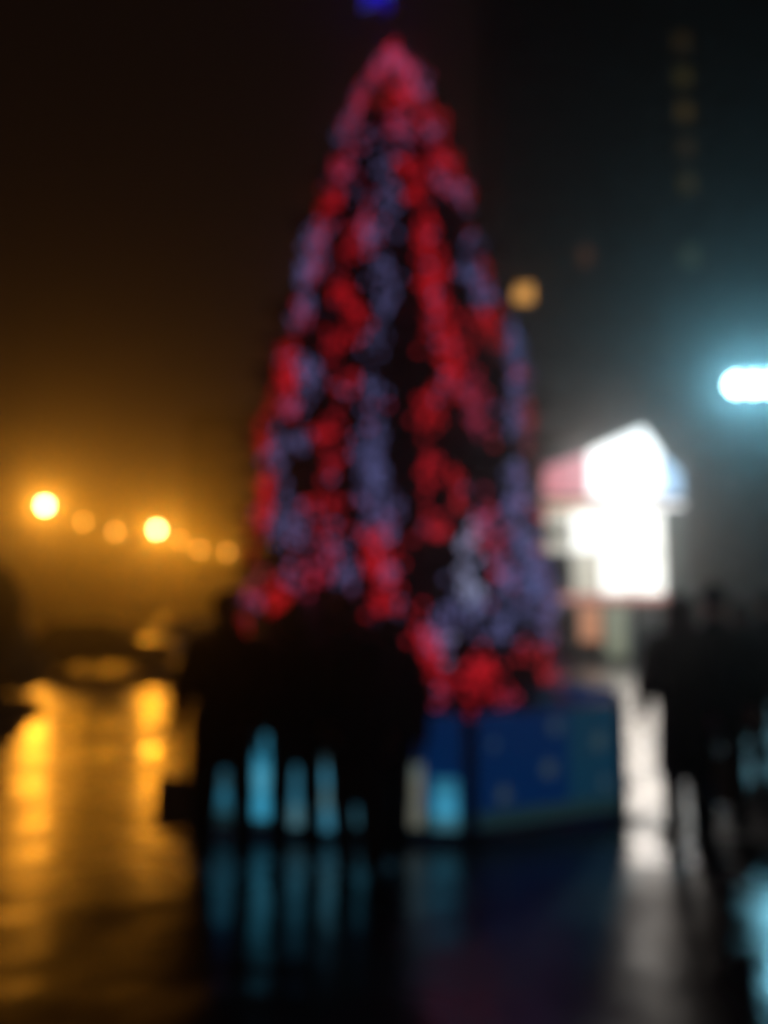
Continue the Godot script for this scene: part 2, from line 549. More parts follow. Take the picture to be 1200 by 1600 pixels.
func garland(label: String, nodes: Array, group: String) -> void:
	var t := thing("light_garland", label, "light string", TREE, 0.0, group)
	var st := [begin(), begin(), begin(), begin()]
	var count := [0, 0, 0, 0]
	var cable := begin()
	var last := Vector3.INF
	for q in nodes:
		var h: float = q[0]
		var az: float = q[1]
		var p := on_tree(h, az, 0.05)
		if last != Vector3.INF:
			var mid := (last + p) * 0.5 + Vector3(0, -0.04, 0)
			tube(cable, last, mid, 0.006, 0.006, 5)
			tube(cable, mid, p, 0.006, 0.006, 5)
		last = p
		var n := int(round(q[3] * 26.0))
		var wide := 0.045 + 0.05 * minf(q[3], 1.4)
		for k in n:
			wide = (0.05 + 0.05 * minf(q[3], 1.4)) * clampf(girth(h) / 0.6, 0.45, 1.0)
			var hh := h + rng.randfn(0.0, wide * 1.15)
			var aa := az + clampf(rng.randfn(0.0, wide * 0.8) / maxf(girth(hh), 0.12), -0.5, 0.5)
			var kind: int = q[2]
			if kind == 2: kind = [2, 2, 0, 1][rng.randi() % 4]
			elif rng.randf() < 0.05: kind = [1, 2, 2, 1][kind]
			hh = minf(hh, 7.4)
			octa(st[kind], on_tree(hh, aa, rng.randf_range(-0.06, 0.05)), 0.023)
			count[kind] += 1
	for k in range(0, nodes.size(), 2):
		var q: Array = nodes[k]
		lamp(t, on_tree(q[0], q[1], 0.14), [lin(1, 0.015, 0.03), lin(0.27, 0.34, 1.0), lin(1, 0.1, 0.25), lin(0.55, 0.62, 1)][q[2]], (0.013 if q[2] != 1 else 0.007) * q[3], 0.1)
	put("cable", done(cable), paint("cable", lin(0.02, 0.03, 0.02), 0.6), t)
	var look := [glow("red_bulb", lin(1, 0.008, 0.012), 0.48), glow("blue_bulb", lin(0.3, 0.38, 0.95), 0.23), glow("pink_bulb", lin(1.0, 0.07, 0.2), 0.36), glow("white_bulb", lin(0.55, 0.62, 1.0), 0.42)]
	for k in 4:
		if count[k]:
			var o := put(BULB_NAMES[k], done(st[k]), look[k], t)
			o.set_meta("kind", "stuff")

const GARLANDS := [
	["red and pink string down the upper left flank from the top", [[6.92, -0.51, 2, 0.8], [6.68, -0.91, 2, 0.8], [6.38, -0.93, 2, 0.7], [5.86, -0.70, 2, 1.4], [5.41, -0.82, 0, 0.7], [5.08, -0.84, 2, 0.7], [4.73, -0.81, 2, 0.5], [4.25, -0.82, 2, 0.6], [3.86, -0.86, 0, 0.7], [3.65, -0.86, 0, 0.8], [3.39, -0.78, 2, 0.7], [3.18, -1.10, 0, 0.6]]],
	["blue string along the left outline of the tree", [[6.44, -1.57, 1, 0.5], [5.16, -1.05, 1, 0.5], [4.74, -0.94, 1, 1], [4.36, -0.86, 1, 0.6], [3.74, -0.66, 1, 0.6], [3.56, -0.63, 1, 0.5], [3.05, -0.67, 1, 0.4], [2.96, -0.85, 1, 0.8], [2.62, -0.74, 1, 0.2], [2.31, -0.63, 1, 0.9], [2.35, -0.76, 1, 0.5]]],
	["deep red string left of the middle, ending in crimson", [[5.16, -0.33, 0, 0.4], [4.85, -0.38, 0, 0.8], [4.44, -0.46, 0, 0.6], [4.10, -0.33, 0, 0.9], [3.88, -0.45, 0, 0.4], [3.51, -0.34, 0, 0.5], [3.11, -0.46, 0, 0.6], [2.82, -0.39, 0, 0.4], [2.45, -0.43, 0, 0.7], [2.16, -0.35, 2, 0.6]]],
	["blue string down the middle of the tree", [[5.75, -0.15, 1, 0.3], [5.33, -0.10, 1, 0.6], [5.04, -0.22, 1, 1], [4.58, -0.11, 1, 0.5], [4.26, -0.10, 1, 0.5], [3.96, -0.12, 1, 0.4], [3.38, -0.16, 1, 0.6], [3.11, -0.15, 1, 0.7], [2.81, -0.16, 1, 1], [2.62, -0.15, 1, 0.7], [2.41, -0.11, 1, 0.9], [2.25, -0.10, 1, 0.4], [1.90, -0.06, 1, 0.3], [1.55, -0.08, 1, 0.4]]],
	["brightest red string right of the middle", [[7.17, -0.17, 2, 1.3], [7.02, 0.02, 2, 1.4], [6.53, 0.12, 0, 1.2], [6.13, 0.02, 2, 1.1], [5.67, 0.14, 0, 0.7], [5.34, 0.23, 0, 0.6], [5.01, 0.27, 0, 0.6], [4.67, 0.30, 0, 1.6], [4.34, 0.28, 0, 0.8], [4.07, 0.31, 0, 1.5], [3.80, 0.35, 0, 0.8], [3.60, 0.36, 0, 1.2], [3.39, 0.27, 0, 0.4], [3.19, 0.18, 0, 0.5], [2.78, 0.19, 0, 0.7], [2.60, 0.33, 0, 0.5], [2.28, 0.18, 0, 0.7]]],
	["short pink string on the upper right shoulder", [[6.90, 0.35, 2, 1], [6.66, 0.48, 2, 1.2], [6.19, 0.52, 2, 0.8], [5.82, 0.68, 0, 0.9], [5.63, 0.53, 2, 0.6]]],
	["blue and crimson string inside the right outline", [[5.59, 0.77, 2, 0.4], [5.50, 0.79, 1, 0.6], [5.00, 0.81, 1, 0.3], [4.65, 0.68, 1, 0.7], [4.47, 0.72, 1, 0.8], [4.19, 0.75, 0, 0.7], [3.48, 0.52, 2, 0.4], [3.26, 0.55, 2, 0.7]]],
	["blue string on the right outline running into magenta", [[4.23, 1.22, 1, 0.5], [3.92, 1.06, 1, 0.9], [3.65, 0.99, 1, 0.8], [3.30, 0.90, 1, 0.6], [2.77, 0.79, 1, 0.8], [2.50, 0.70, 1, 0.5], [2.35, 0.50, 2, 0.9], [2.06, 0.54, 2, 1.1], [1.86, 0.63, 1, 1], [1.52, 0.58, 1, 0.8]]],
	["pale white string low right of the middle", [[2.17, 0.36, 3, 0.45], [1.95, 0.37, 3, 0.12], [1.79, 0.38, 3, 0.75], [1.62, 0.24, 1, 0.6], [1.48, 0.21, 1, 0.5], [1.60, 0.40, 1, 0.5]]],
	["short bright red string low in the middle", [[2.23, -0.10, 0, 0.5], [2.10, -0.09, 0, 1.1], [1.97, -0.09, 0, 0.6], [1.70, -0.06, 0, 0.8], [1.62, -0.08, 0, 0.4]]],
	["lone orange red string at the lower left edge", [[2.71, -0.95, 0, 0.3], [2.54, -0.94, 0, 0.9], [2.39, -0.88, 0, 0.4]]],
	["swag of pink and mauve across the lower left hem", [[1.82, -0.92, 2, 0.6], [1.73, -0.70, 0, 0.9], [1.90, -0.61, 2, 0.5], [1.95, -0.46, 2, 0.5], [1.98, -0.36, 2, 0.3], [1.93, -0.28, 1, 0.5]]],
	["red swag over the front hem above the navy banner", [[1.38, 0.14, 0, 0.7], [1.16, 0.15, 0, 0.9], [1.02, 0.23, 2, 0.4], [1.28, 0.25, 3, 0.2], [1.08, 0.37, 0, 0.8], [1.11, 0.48, 0, 0.9], [0.95, 0.61, 2, 0.3]]],
	["loose blue string over the lower right boughs", [[2.52, 0.82, 1, 0.6], [2.27, 0.75, 1, 1.3], [2.03, 0.87, 1, 1.4], [1.74, 1.02, 1, 1.5], [1.79, 0.80, 1, 1.2], [1.57, 0.94, 1, 0.6]]],
	["faint mauve string at the lower right hem", [[1.29, 0.73, 0, 0.3], [1.20, 0.91, 0, 0.4], [1.06, 1.57, 2, 0.7]]],
]

func garlands() -> void:
	for g in GARLANDS:
		garland(g[0], g[1], "light strings on the Christmas tree")
	# the far side, out of the camera's sight
	var far := ["red string down the right side of the tree towards the shop", "blue string down the rear of the tree towards the shop", "red string straight down the back of the tree", "blue string down the rear of the tree towards the sodium lamps", "red string down the left side of the tree towards the sodium lamps"]
	for k in far.size():
		var nodes := []
		var az := 1.85 + k * 0.64
		var h := 6.6 - (k % 3) * 0.5
		while h > 1.0:
			nodes.append([h, az + rng.randf_range(-0.12, 0.12), 1 if k % 2 == 1 else 0, rng.randf_range(0.3, 0.9)])
			h -= rng.randf_range(0.3, 0.45)
		garland(far[k], nodes, "light strings on the Christmas tree")

# ---------- lamps ----------
func lamp(parent: Node3D, at: Vector3, c: Color, energy: float, size: float) -> OmniLight3D:
	var l := OmniLight3D.new()
	l.name = "lamp_light"
	l.light_color = c
	l.light_energy = energy
	l.light_size = size
	l.omni_range = 150.0
	l.omni_attenuation = 2.0
	l.shadow_enabled = true
	l.position = at
	parent.add_child(l, true)
	return l

func area(parent: Node3D, at: Vector3, size: Vector2, c: Color, energy: float) -> void:
	var l := AreaLight3D.new()
	l.name = "panel_light"
	l.area_size = size
	l.light_color = c
	l.light_energy = energy
	l.area_range = 60.0
	l.area_attenuation = 2.0
	l.shadow_enabled = true
	l.position = at
	l.rotation.y = PI      # an area light shines along -z; turned to shine along the face's +z
	parent.add_child(l, true)

func sodium_lamp(at: Vector3, high: float, energy: float, label: String, glass := 0.23) -> void:
	var t := thing("street_lamp", label, "street lamp", Vector3(at.x - 1.0, 0, at.z), 0.0, "sodium street lamps along the road")
	var metal := paint("lamp_post", lin(0.06, 0.06, 0.06), 0.5, 0.6)
	var st := begin()
	tube(st, Vector3.ZERO, Vector3(0, 1.0, 0), 0.13, 0.12, 12)
	tube(st, Vector3(0, 1.0, 0), Vector3(0, high - 0.2, 0), 0.09, 0.06, 12)
	put("pole", done(st), metal, t)
	var arm := begin()
	tube(arm, Vector3(0, high - 0.25, 0), Vector3(0.35, high + 0.2, 0), 0.045, 0.04, 10)
	tube(arm, Vector3(0.35, high + 0.2, 0), Vector3(0.85, high + 0.27, 0), 0.04, 0.04, 10)
	put("arm", done(arm), metal, t)
	var hd := begin()
	lathe(hd, [[0.05, 0.42], [0.16, 0.36], [0.26, 0.2], [0.27, 0.16]], 16, Vector3(1.0, high, 0))
	put("lamp_head", done(hd), metal, t)
	put("lamp_glass", ball(glass), glow("sodium", lin(1.0, 0.56, 0.2), 60.0) if energy > 50.0 else glow("sodium_faint", lin(1.0, 0.42, 0.07), 11.0), t, Vector3(1.0, high, 0))
	lamp(t, Vector3(1.0, high, 0), lin(1.0, 0.34, 0.012), energy, 0.2)

# ---------- the barrier round the tree ----------
func barrier(a: Vector3, b: Vector3, label: String, lit: Array) -> void:
	var d := b - a
	var long := d.length()
	var turn := atan2(-d.z, d.x)
	var t := thing("barrier_section", label, "barrier", a, turn, "barrier sections round the tree")
	var metal := paint("barrier_metal", lin(0.03, 0.04, 0.06), 0.4, 0.5)
	for x in [0.03, long - 0.03]:
		var p := begin()
		tube(p, Vector3(x, 0, 0), Vector3(x, 0.93, 0), 0.022, 0.022, 10)
		box(p, Vector3(x, 0.01, 0), Vector3(0.06, 0.02, 0.3))
		put("post", done(p), metal, t)
	for y in [0.05, 0.91]:
		put("rail", boxm(Vector3(long - 0.11, 0.035, 0.035), 0.006), metal, t, Vector3(long / 2, y, 0))
	var navy := glow("navy_banner", lin(0.004, 0.2, 0.95), 0.058, lin(0.01, 0.05, 0.16))  # banners glow by emission in place of light falling on them
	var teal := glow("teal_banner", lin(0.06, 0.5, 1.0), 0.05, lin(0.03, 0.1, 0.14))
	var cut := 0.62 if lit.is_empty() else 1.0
	put("added_glow_banner", boxm(Vector3((long - 0.12) * cut, 0.8, 0.012)), navy, t, Vector3(0.06 + (long - 0.12) * cut / 2, 0.48, 0))
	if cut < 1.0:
		put("added_glow_banner", boxm(Vector3((long - 0.12) * (1.0 - cut), 0.8, 0.012)), teal, t, Vector3(long - 0.06 - (long - 0.12) * (1.0 - cut) / 2, 0.48, 0))
	put("added_glow_skirt", boxm(Vector3(long - 0.12, 0.12, 0.014), 0.003), glow("added_glow_skirt", lin(0.2, 0.6, 0.7), 0.035, lin(0.1, 0.16, 0.17)), t, Vector3(long / 2, 0.14, 0.014))  # skirt board with a glow put into its colour, no lamp inside
	var k := 0
	for q in lit:   # x, bottom, top, width, brightness, paleness
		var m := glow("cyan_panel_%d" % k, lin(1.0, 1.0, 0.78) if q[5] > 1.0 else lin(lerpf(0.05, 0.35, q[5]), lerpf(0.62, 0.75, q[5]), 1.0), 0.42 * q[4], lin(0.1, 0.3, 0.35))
		var rows := 4
		for n in rows:
			var y0: float = lerpf(q[1], q[2], float(n) / rows)
			var y1: float = lerpf(q[1], q[2], float(n + 1) / rows)
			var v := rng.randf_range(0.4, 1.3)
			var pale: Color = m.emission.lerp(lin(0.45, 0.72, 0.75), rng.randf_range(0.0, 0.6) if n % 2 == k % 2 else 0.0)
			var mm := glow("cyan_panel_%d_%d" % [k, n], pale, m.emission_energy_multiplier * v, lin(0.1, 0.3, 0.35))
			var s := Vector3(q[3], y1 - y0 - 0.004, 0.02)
			put("added_glow_panel", boxm(s, 0.004), mm, t, Vector3(q[0], (y0 + y1) / 2, 0.03))  # added glow in the panel colour; no known lamp behind it
		k += 1
	if lit.is_empty():
		area(t, Vector3(long / 2, 0.5, 0.03), Vector2(long - 0.2, 0.6), lin(0.003, 0.19, 1.0), 0.012)  # light added to go with the banner glow, no real fitting
	else:
		area(t, Vector3(long / 2, 0.35, 0.06), Vector2(long - 0.3, 0.4), lin(0.1, 0.65, 1.0), 0.04)  # light added to go with the panel glow, no real fitting

func printed_star(x: float, y: float, r: float, parent: Node3D) -> void:
	var st := begin()
	prism(st, star(6, r, 0.35), 0.0065, 0.009, Transform3D(Basis.IDENTITY, Vector3(x, y, 0)))
	put("printed_star", done(st), glow("pale_print", lin(0.5, 0.8, 0.85), 0.06, lin(0.4, 0.5, 0.5)), parent)  # print given a faint glow of its own, like the banner

func barriers() -> void:
	var p := [Vector3(-1.42, 0, -6.72), Vector3(0.62, 0, -6.5), Vector3(1.9, 0, -7.2), Vector3(2.25, 0, -8.7), Vector3(1.6, 0, -10.2), Vector3(-1.0, 0, -10.4), Vector3(-1.8, 0, -8.7)]
	var lab := ["blue barrier section with cyan panels given an added glow behind the four people", "navy barrier section with pale printed stars facing the camera", "navy barrier section at the right turning away from the camera",
		"navy barrier section behind the tree towards the shop", "navy barrier section straight behind the tree", "navy barrier section behind the tree towards the street lamps", "navy barrier section at the left turning away from the camera"]
	for i in p.size():
		var lit := []
		if i == 0:
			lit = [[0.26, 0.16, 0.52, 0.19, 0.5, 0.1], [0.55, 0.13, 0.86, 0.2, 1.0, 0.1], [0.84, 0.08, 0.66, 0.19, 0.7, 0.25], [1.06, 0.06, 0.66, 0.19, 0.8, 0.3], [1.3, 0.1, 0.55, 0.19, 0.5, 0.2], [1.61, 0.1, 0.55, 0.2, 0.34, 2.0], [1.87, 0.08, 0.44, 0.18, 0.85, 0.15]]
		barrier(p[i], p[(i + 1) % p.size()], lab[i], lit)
	var s: Node3D = get_node("barrier_section_001")
	for q in [[0.77, 0.76, 0.09], [0.7, 0.45, 0.1], [0.28, 0.3, 0.09], [1.2, 0.62, 0.1], [1.25, 0.3, 0.07], [0.2, 0.66, 0.05]]:
		printed_star(q[0], q[1], q[2], s)

# ---------- people ----------
func people() -> void:
	eye_mesh = ball(0.0165, 10)
	var cloth := noise_tex(0.12, 0.65, 1.0, 9, 128)
	var skin := paint("skin", lin(0.5, 0.3, 0.21), 0.5)
	skin.subsurf_scatter_enabled = true
	skin.subsurf_scatter_strength = 0.1
	var skin2 := paint("skin_tan", lin(0.32, 0.18, 0.12), 0.5)
	var black := paint("black_wool", lin(0.022, 0.021, 0.02), 0.9, 0.0, cloth, 0.2, 4.0)
	var brown := paint("brown_grey_coat", lin(0.11, 0.085, 0.07), 0.9, 0.0, cloth, 0.2, 4.0)
	var green := paint("dark_green_coat", lin(0.02, 0.026, 0.018), 0.85, 0.0, cloth, 0.2, 4.0)
	var wine := paint("dark_wine_coat", lin(0.025, 0.012, 0.012), 0.9, 0.0, cloth, 0.2, 4.0)
	var grey := paint("grey_trousers", lin(0.17, 0.17, 0.16), 0.9, 0.0, cloth, 0.1, 5.0)
	var dark := paint("dark_trousers", lin(0.02, 0.022, 0.028), 0.9, 0.0, cloth, 0.1, 5.0)
	var denim := paint("denim", lin(0.03, 0.05, 0.08), 0.85, 0.0, cloth, 0.1, 5.0)
	var boot := paint("boot_leather", lin(0.02, 0.018, 0.016), 0.4)
	var hairb := paint("dark_hair", lin(0.018, 0.013, 0.01), 0.5)
	var hairc := paint("brown_hair", lin(0.05, 0.03, 0.018), 0.5)
	var sc := paint("scarf_grey", lin(0.12, 0.11, 0.1), 0.95, 0.0, cloth, 0.3, 5.0)
	var down := [[Vector3(-0.235, 1.12, -0.02), Vector3(-0.235, 0.88, 0.06)], [Vector3(0.235, 1.12, -0.02), Vector3(0.235, 0.88, 0.06)]]
	var g := "people posing in front of the tree"
	person("person in a brown-grey coat at the left end of the group", Vector3(-1.0, 0, -5.72), 0.12, 1.74,
		{"group": g, "skin": skin2, "coat": brown, "trousers": denim, "shoes": boot, "hair": hairb, "stand": 0.125, "hem": 0.72, "scarf": sc, "build": 1.08,
		"arms": [[Vector3(-0.27, 1.13, 0.0), Vector3(-0.29, 0.9, 0.08)], [Vector3(0.25, 1.12, 0.0), Vector3(0.17, 0.95, 0.15)]], "tilt": 0.06})
	person("long-haired person in a black coat, second from the left in the group", Vector3(-0.56, 0, -5.82), 0.0, 1.7,
		{"group": g, "skin": skin2, "coat": black, "trousers": dark, "shoes": boot, "hair": hairb, "stand": 0.11, "hem": 0.74, "long": true, "arms": down, "tilt": -0.05})
	person("person with a bright face and grey trousers, third from the left", Vector3(-0.15, 0, -5.62), -0.06, 1.72,
		{"group": g, "skin": skin, "coat": green, "trousers": grey, "shoes": boot, "hair": hairc, "stand": 0.08, "hem": 0.76, "lean": 0.05,
		"arms": [[Vector3(-0.25, 1.12, 0.0), Vector3(-0.16, 0.94, 0.15)], [Vector3(0.24, 1.12, -0.02), Vector3(0.24, 0.88, 0.06)]]})
	person("shorter long-haired person in a dark wine coat at the right end of the group", Vector3(0.03, 0, -5.86), -0.1, 1.6,
		{"group": g, "skin": skin2, "coat": wine, "trousers": dark, "shoes": boot, "hair": hairb, "stand": 0.07, "hem": 0.72, "long": true, "tilt": 0.05,
		"arms": [[Vector3(-0.22, 1.12, 0.0), Vector3(-0.2, 0.9, 0.08)], [Vector3(0.23, 1.12, -0.02), Vector3(0.235, 0.86, 0.05)]]})
	var walk := [[Vector3(-0.25, 1.12, -0.06), Vector3(-0.26, 0.9, 0.02)], [Vector3(0.25, 1.12, 0.02), Vector3(0.25, 0.9, 0.12)]]
	person("person in a long black coat carrying a grey bag at the right", Vector3(2.15, 0, -6.5), PI + 0.1, 1.73,
		{"group": "passers-by at the right edge", "skin": skin2, "coat": black, "trousers": dark, "shoes": boot, "hair": hairb, "stand": 0.065, "hem": 0.5, "long": true, "arms": walk, "stride": 0.08, "build": 1.1})
	person("broad person in a dark green parka and hat beside the long black coat", Vector3(2.5, 0, -6.75), PI - 0.15, 1.78,
		{"group": "passers-by at the right edge", "skin": skin2, "coat": green, "trousers": dark, "shoes": boot, "hair": paint("dark_hat", lin(0.02, 0.022, 0.02), 0.95), "hat": true, "stand": 0.12, "hem": 0.7, "arms": walk, "stride": -0.07, "build": 1.2})
	person("person in a wine coat walking farther off, behind the two near passers-by", Vector3(3.72, 0, -9.3), PI - 0.4, 1.72,
		{"group": "passers-by at the right edge", "skin": skin2, "coat": wine, "trousers": dark, "shoes": boot, "hair": hairc, "long": true, "stand": 0.1, "hem": 0.55, "arms": walk, "stride": 0.06, "build": 1.15})
	person("person in a black jacket and hat farthest right, cut by the picture edge", Vector3(4.2, 0, -9.8), PI - 0.4, 1.8,
		{"group": "passers-by at the right edge", "skin": skin2, "coat": black, "trousers": dark, "shoes": boot, "hair": mats["dark_hat"], "hat": true, "stand": 0.12, "hem": 0.7, "arms": walk, "stride": -0.06, "build": 1.25})
	bag("pale grey shopping bag hanging beside the leftmost person", Vector3(-1.29, 0.31, -5.565), Vector3(0.2, 0.3, 0.09), paint("pale_bag", lin(0.62, 0.62, 0.58), 0.6), 0.3, 0.17)
	bag("grey bag hanging between the two near passers-by at the right", Vector3(2.41, 0.26, -6.53), Vector3(0.17, 0.34, 0.09), paint("grey_bag", lin(0.45, 0.48, 0.5), 0.6), 0.3, 0.17)

func bag(label: String, at: Vector3, s: Vector3, m: Material, turn: float, drop: float) -> void:
	var t := thing("bag", label, "bag", at, turn)
	var st := begin()
	var q := [[1.0, 0.0], [1.04, 0.08], [1.0, 0.6], [0.86, 1.0]]
	for i in 3:
		var a: Array = q[i]
		var b: Array = q[i + 1]
		var h := [s.y * a[1], s.y * b[1]]
		var wa: Vector2 = Vector2(s.x, s.z * (1.0 - 0.5 * a[1])) * 0.5 * a[0]
		var wb: Vector2 = Vector2(s.x, s.z * (1.0 - 0.5 * b[1])) * 0.5 * b[0]
		var ca := [Vector3(-wa.x, h[0], -wa.y), Vector3(wa.x, h[0], -wa.y), Vector3(wa.x, h[0], wa.y), Vector3(-wa.x, h[0], wa.y)]
		var cb := [Vector3(-wb.x, h[1], -wb.y), Vector3(wb.x, h[1], -wb.y), Vector3(wb.x, h[1], wb.y), Vector3(-wb.x, h[1], wb.y)]
		for k in 4:
			quad(st, ca[k], ca[(k + 1) % 4], cb[(k + 1) % 4], cb[k])
		if i == 0: quad(st, ca[3], ca[2], ca[1], ca[0])
	put("bag_body", done(st), m, t)
	for z in [-0.2, 0.2]:
		var hd := begin()
		var prev := Vector3(-s.x * 0.28, s.y * 0.98, s.z * z)
		for k in 7:
			var u := (k + 1) / 7.0
			var nxt := Vector3(lerpf(-0.28, 0.28, u) * s.x, s.y * 0.98 + sin(u * PI) * drop, s.z * z * (1.0 - sin(u * PI) * 0.8))
			tube(hd, prev, nxt, 0.007, 0.007, 6)
			prev = nxt
		put("handle", done(hd), m, t)

# ---------- the buildings ----------
func windows(parent: Node3D, cols: int, rows: int, x0: float, y0: float, dx: float, dy: float, z: float, size: Vector2, lit: Dictionary) -> void:
	var fr := begin()
	var w := size.x / 2
	var h := size.y / 2
	for q in [[-w, 0.0, 0.1, size.y + 0.2], [w, 0.0, 0.1, size.y + 0.2], [0.0, -h, size.x - 0.1, 0.1], [0.0, h, size.x - 0.1, 0.1], [0.0, 0.0, 0.06, size.y - 0.1]]:
		box(fr, Vector3(q[0], q[1], 0.05), Vector3(q[2], q[3], 0.1))
	box(fr, Vector3(0, -h - 0.12, 0.09), Vector3(size.x + 0.3, 0.06, 0.18))
	var frame := done(fr)
	var pane := boxm(Vector3(size.x - 0.1, size.y - 0.1, 0.02))
	var glass := paint("dark_glass", lin(0.01, 0.012, 0.014), 0.08)
	var trim := paint("window_trim", lin(0.14, 0.13, 0.12), 0.6)
	for r in rows:
		for c in cols:
			var key := "%d,%d" % [c, r]
			var o := share("window", frame, trim, parent, Vector3(x0 + c * dx, y0 + r * dy, z))
			share("pane", pane, lit.get(key, glass), o, Vector3(0, 0, 0.022))

func tower() -> void:
	var t := thing("tower_block", "dark high-rise block at the right with a column of dim lit windows", "building", Vector3(9.6, 0, -69))
	var wall := paint("tower_wall", lin(0.05, 0.047, 0.045), 0.9, 0.0, noise_tex(0.03, 0.7, 1.0, 12, 128), 0.5, 0.15)
	put("wall", boxm(Vector3(38, 66, 16)), wall, t, Vector3(19, 33, -8))
	put("roof", boxm(Vector3(38.6, 0.6, 16.6), 0.1), wall, t, Vector3(19, 66.3, -8))
	for x in [7.4, 14.3, 22.5, 30.0]:
		put("pilaster", boxm(Vector3(0.5, 65.8, 0.4), 0.05), wall, t, Vector3(x, 33, 0.2))
	var dim := glow("stair_window", lin(1.0, 0.75, 0.08), 0.035)
	var redd := glow("curtained_window", lin(1.0, 0.36, 0.1), 0.07)
	var amber := glow("amber_window", lin(1.0, 0.46, 0.1), 1.1)
	var green := glow("green_window", lin(0.7, 1.0, 0.5), 0.05)
	# storeys of 3.1 m; column 0 starts 1.7 m from the corner
	var lit := {"0,8": amber, "2,9": redd, "5,14": dim, "5,13": glow("stair_window_bright", lin(1.0, 0.62, 0.08), 0.05), "5,12": glow("stair_window_faint", lin(1.0, 0.6, 0.1), 0.025), "5,11": dim, "5,15": glow("stair_window_faint", lin(1.0, 0.6, 0.1), 0.025), "5,9": green}
	windows(t, 10, 20, 1.65, 2.5, 2.68, 3.1, 0.0, Vector2(1.5, 1.6), lit)

func block(label: String, at: Vector3, s: Vector3, c: Color, cols: int, rows: int, key: String) -> void:
	var t := thing("building", label, "building", at, 0.0, "low buildings along the left road")
	var wall := paint(key, c, 0.9, 0.0, noise_tex(0.04, 0.7, 1.0, hash(key) % 100, 64), 0.5, 0.1)
	put("wall", boxm(s), wall, t, Vector3(0, s.y / 2, -s.z / 2))
	var rf := begin()
	var hw := s.x / 2 + 0.4
	prism(rf, PackedVector2Array([Vector2(0.4, 0), Vector2(-s.z / 2, s.y * 0.16), Vector2(-s.z - 0.4, 0)]), -hw, hw, Transform3D(Basis(Vector3.UP, -PI / 2), Vector3(0, s.y + 0.01, 0)))
	put("roof", done(rf), paint("roof_tile", lin(0.05, 0.03, 0.025), 0.8), t)
	windows(t, cols, rows, -s.x / 2 + s.x / cols * 0.5, 2.0, s.x / cols, (s.y - 1.0) / rows, 0.0, Vector2(1.2, 1.5), {})

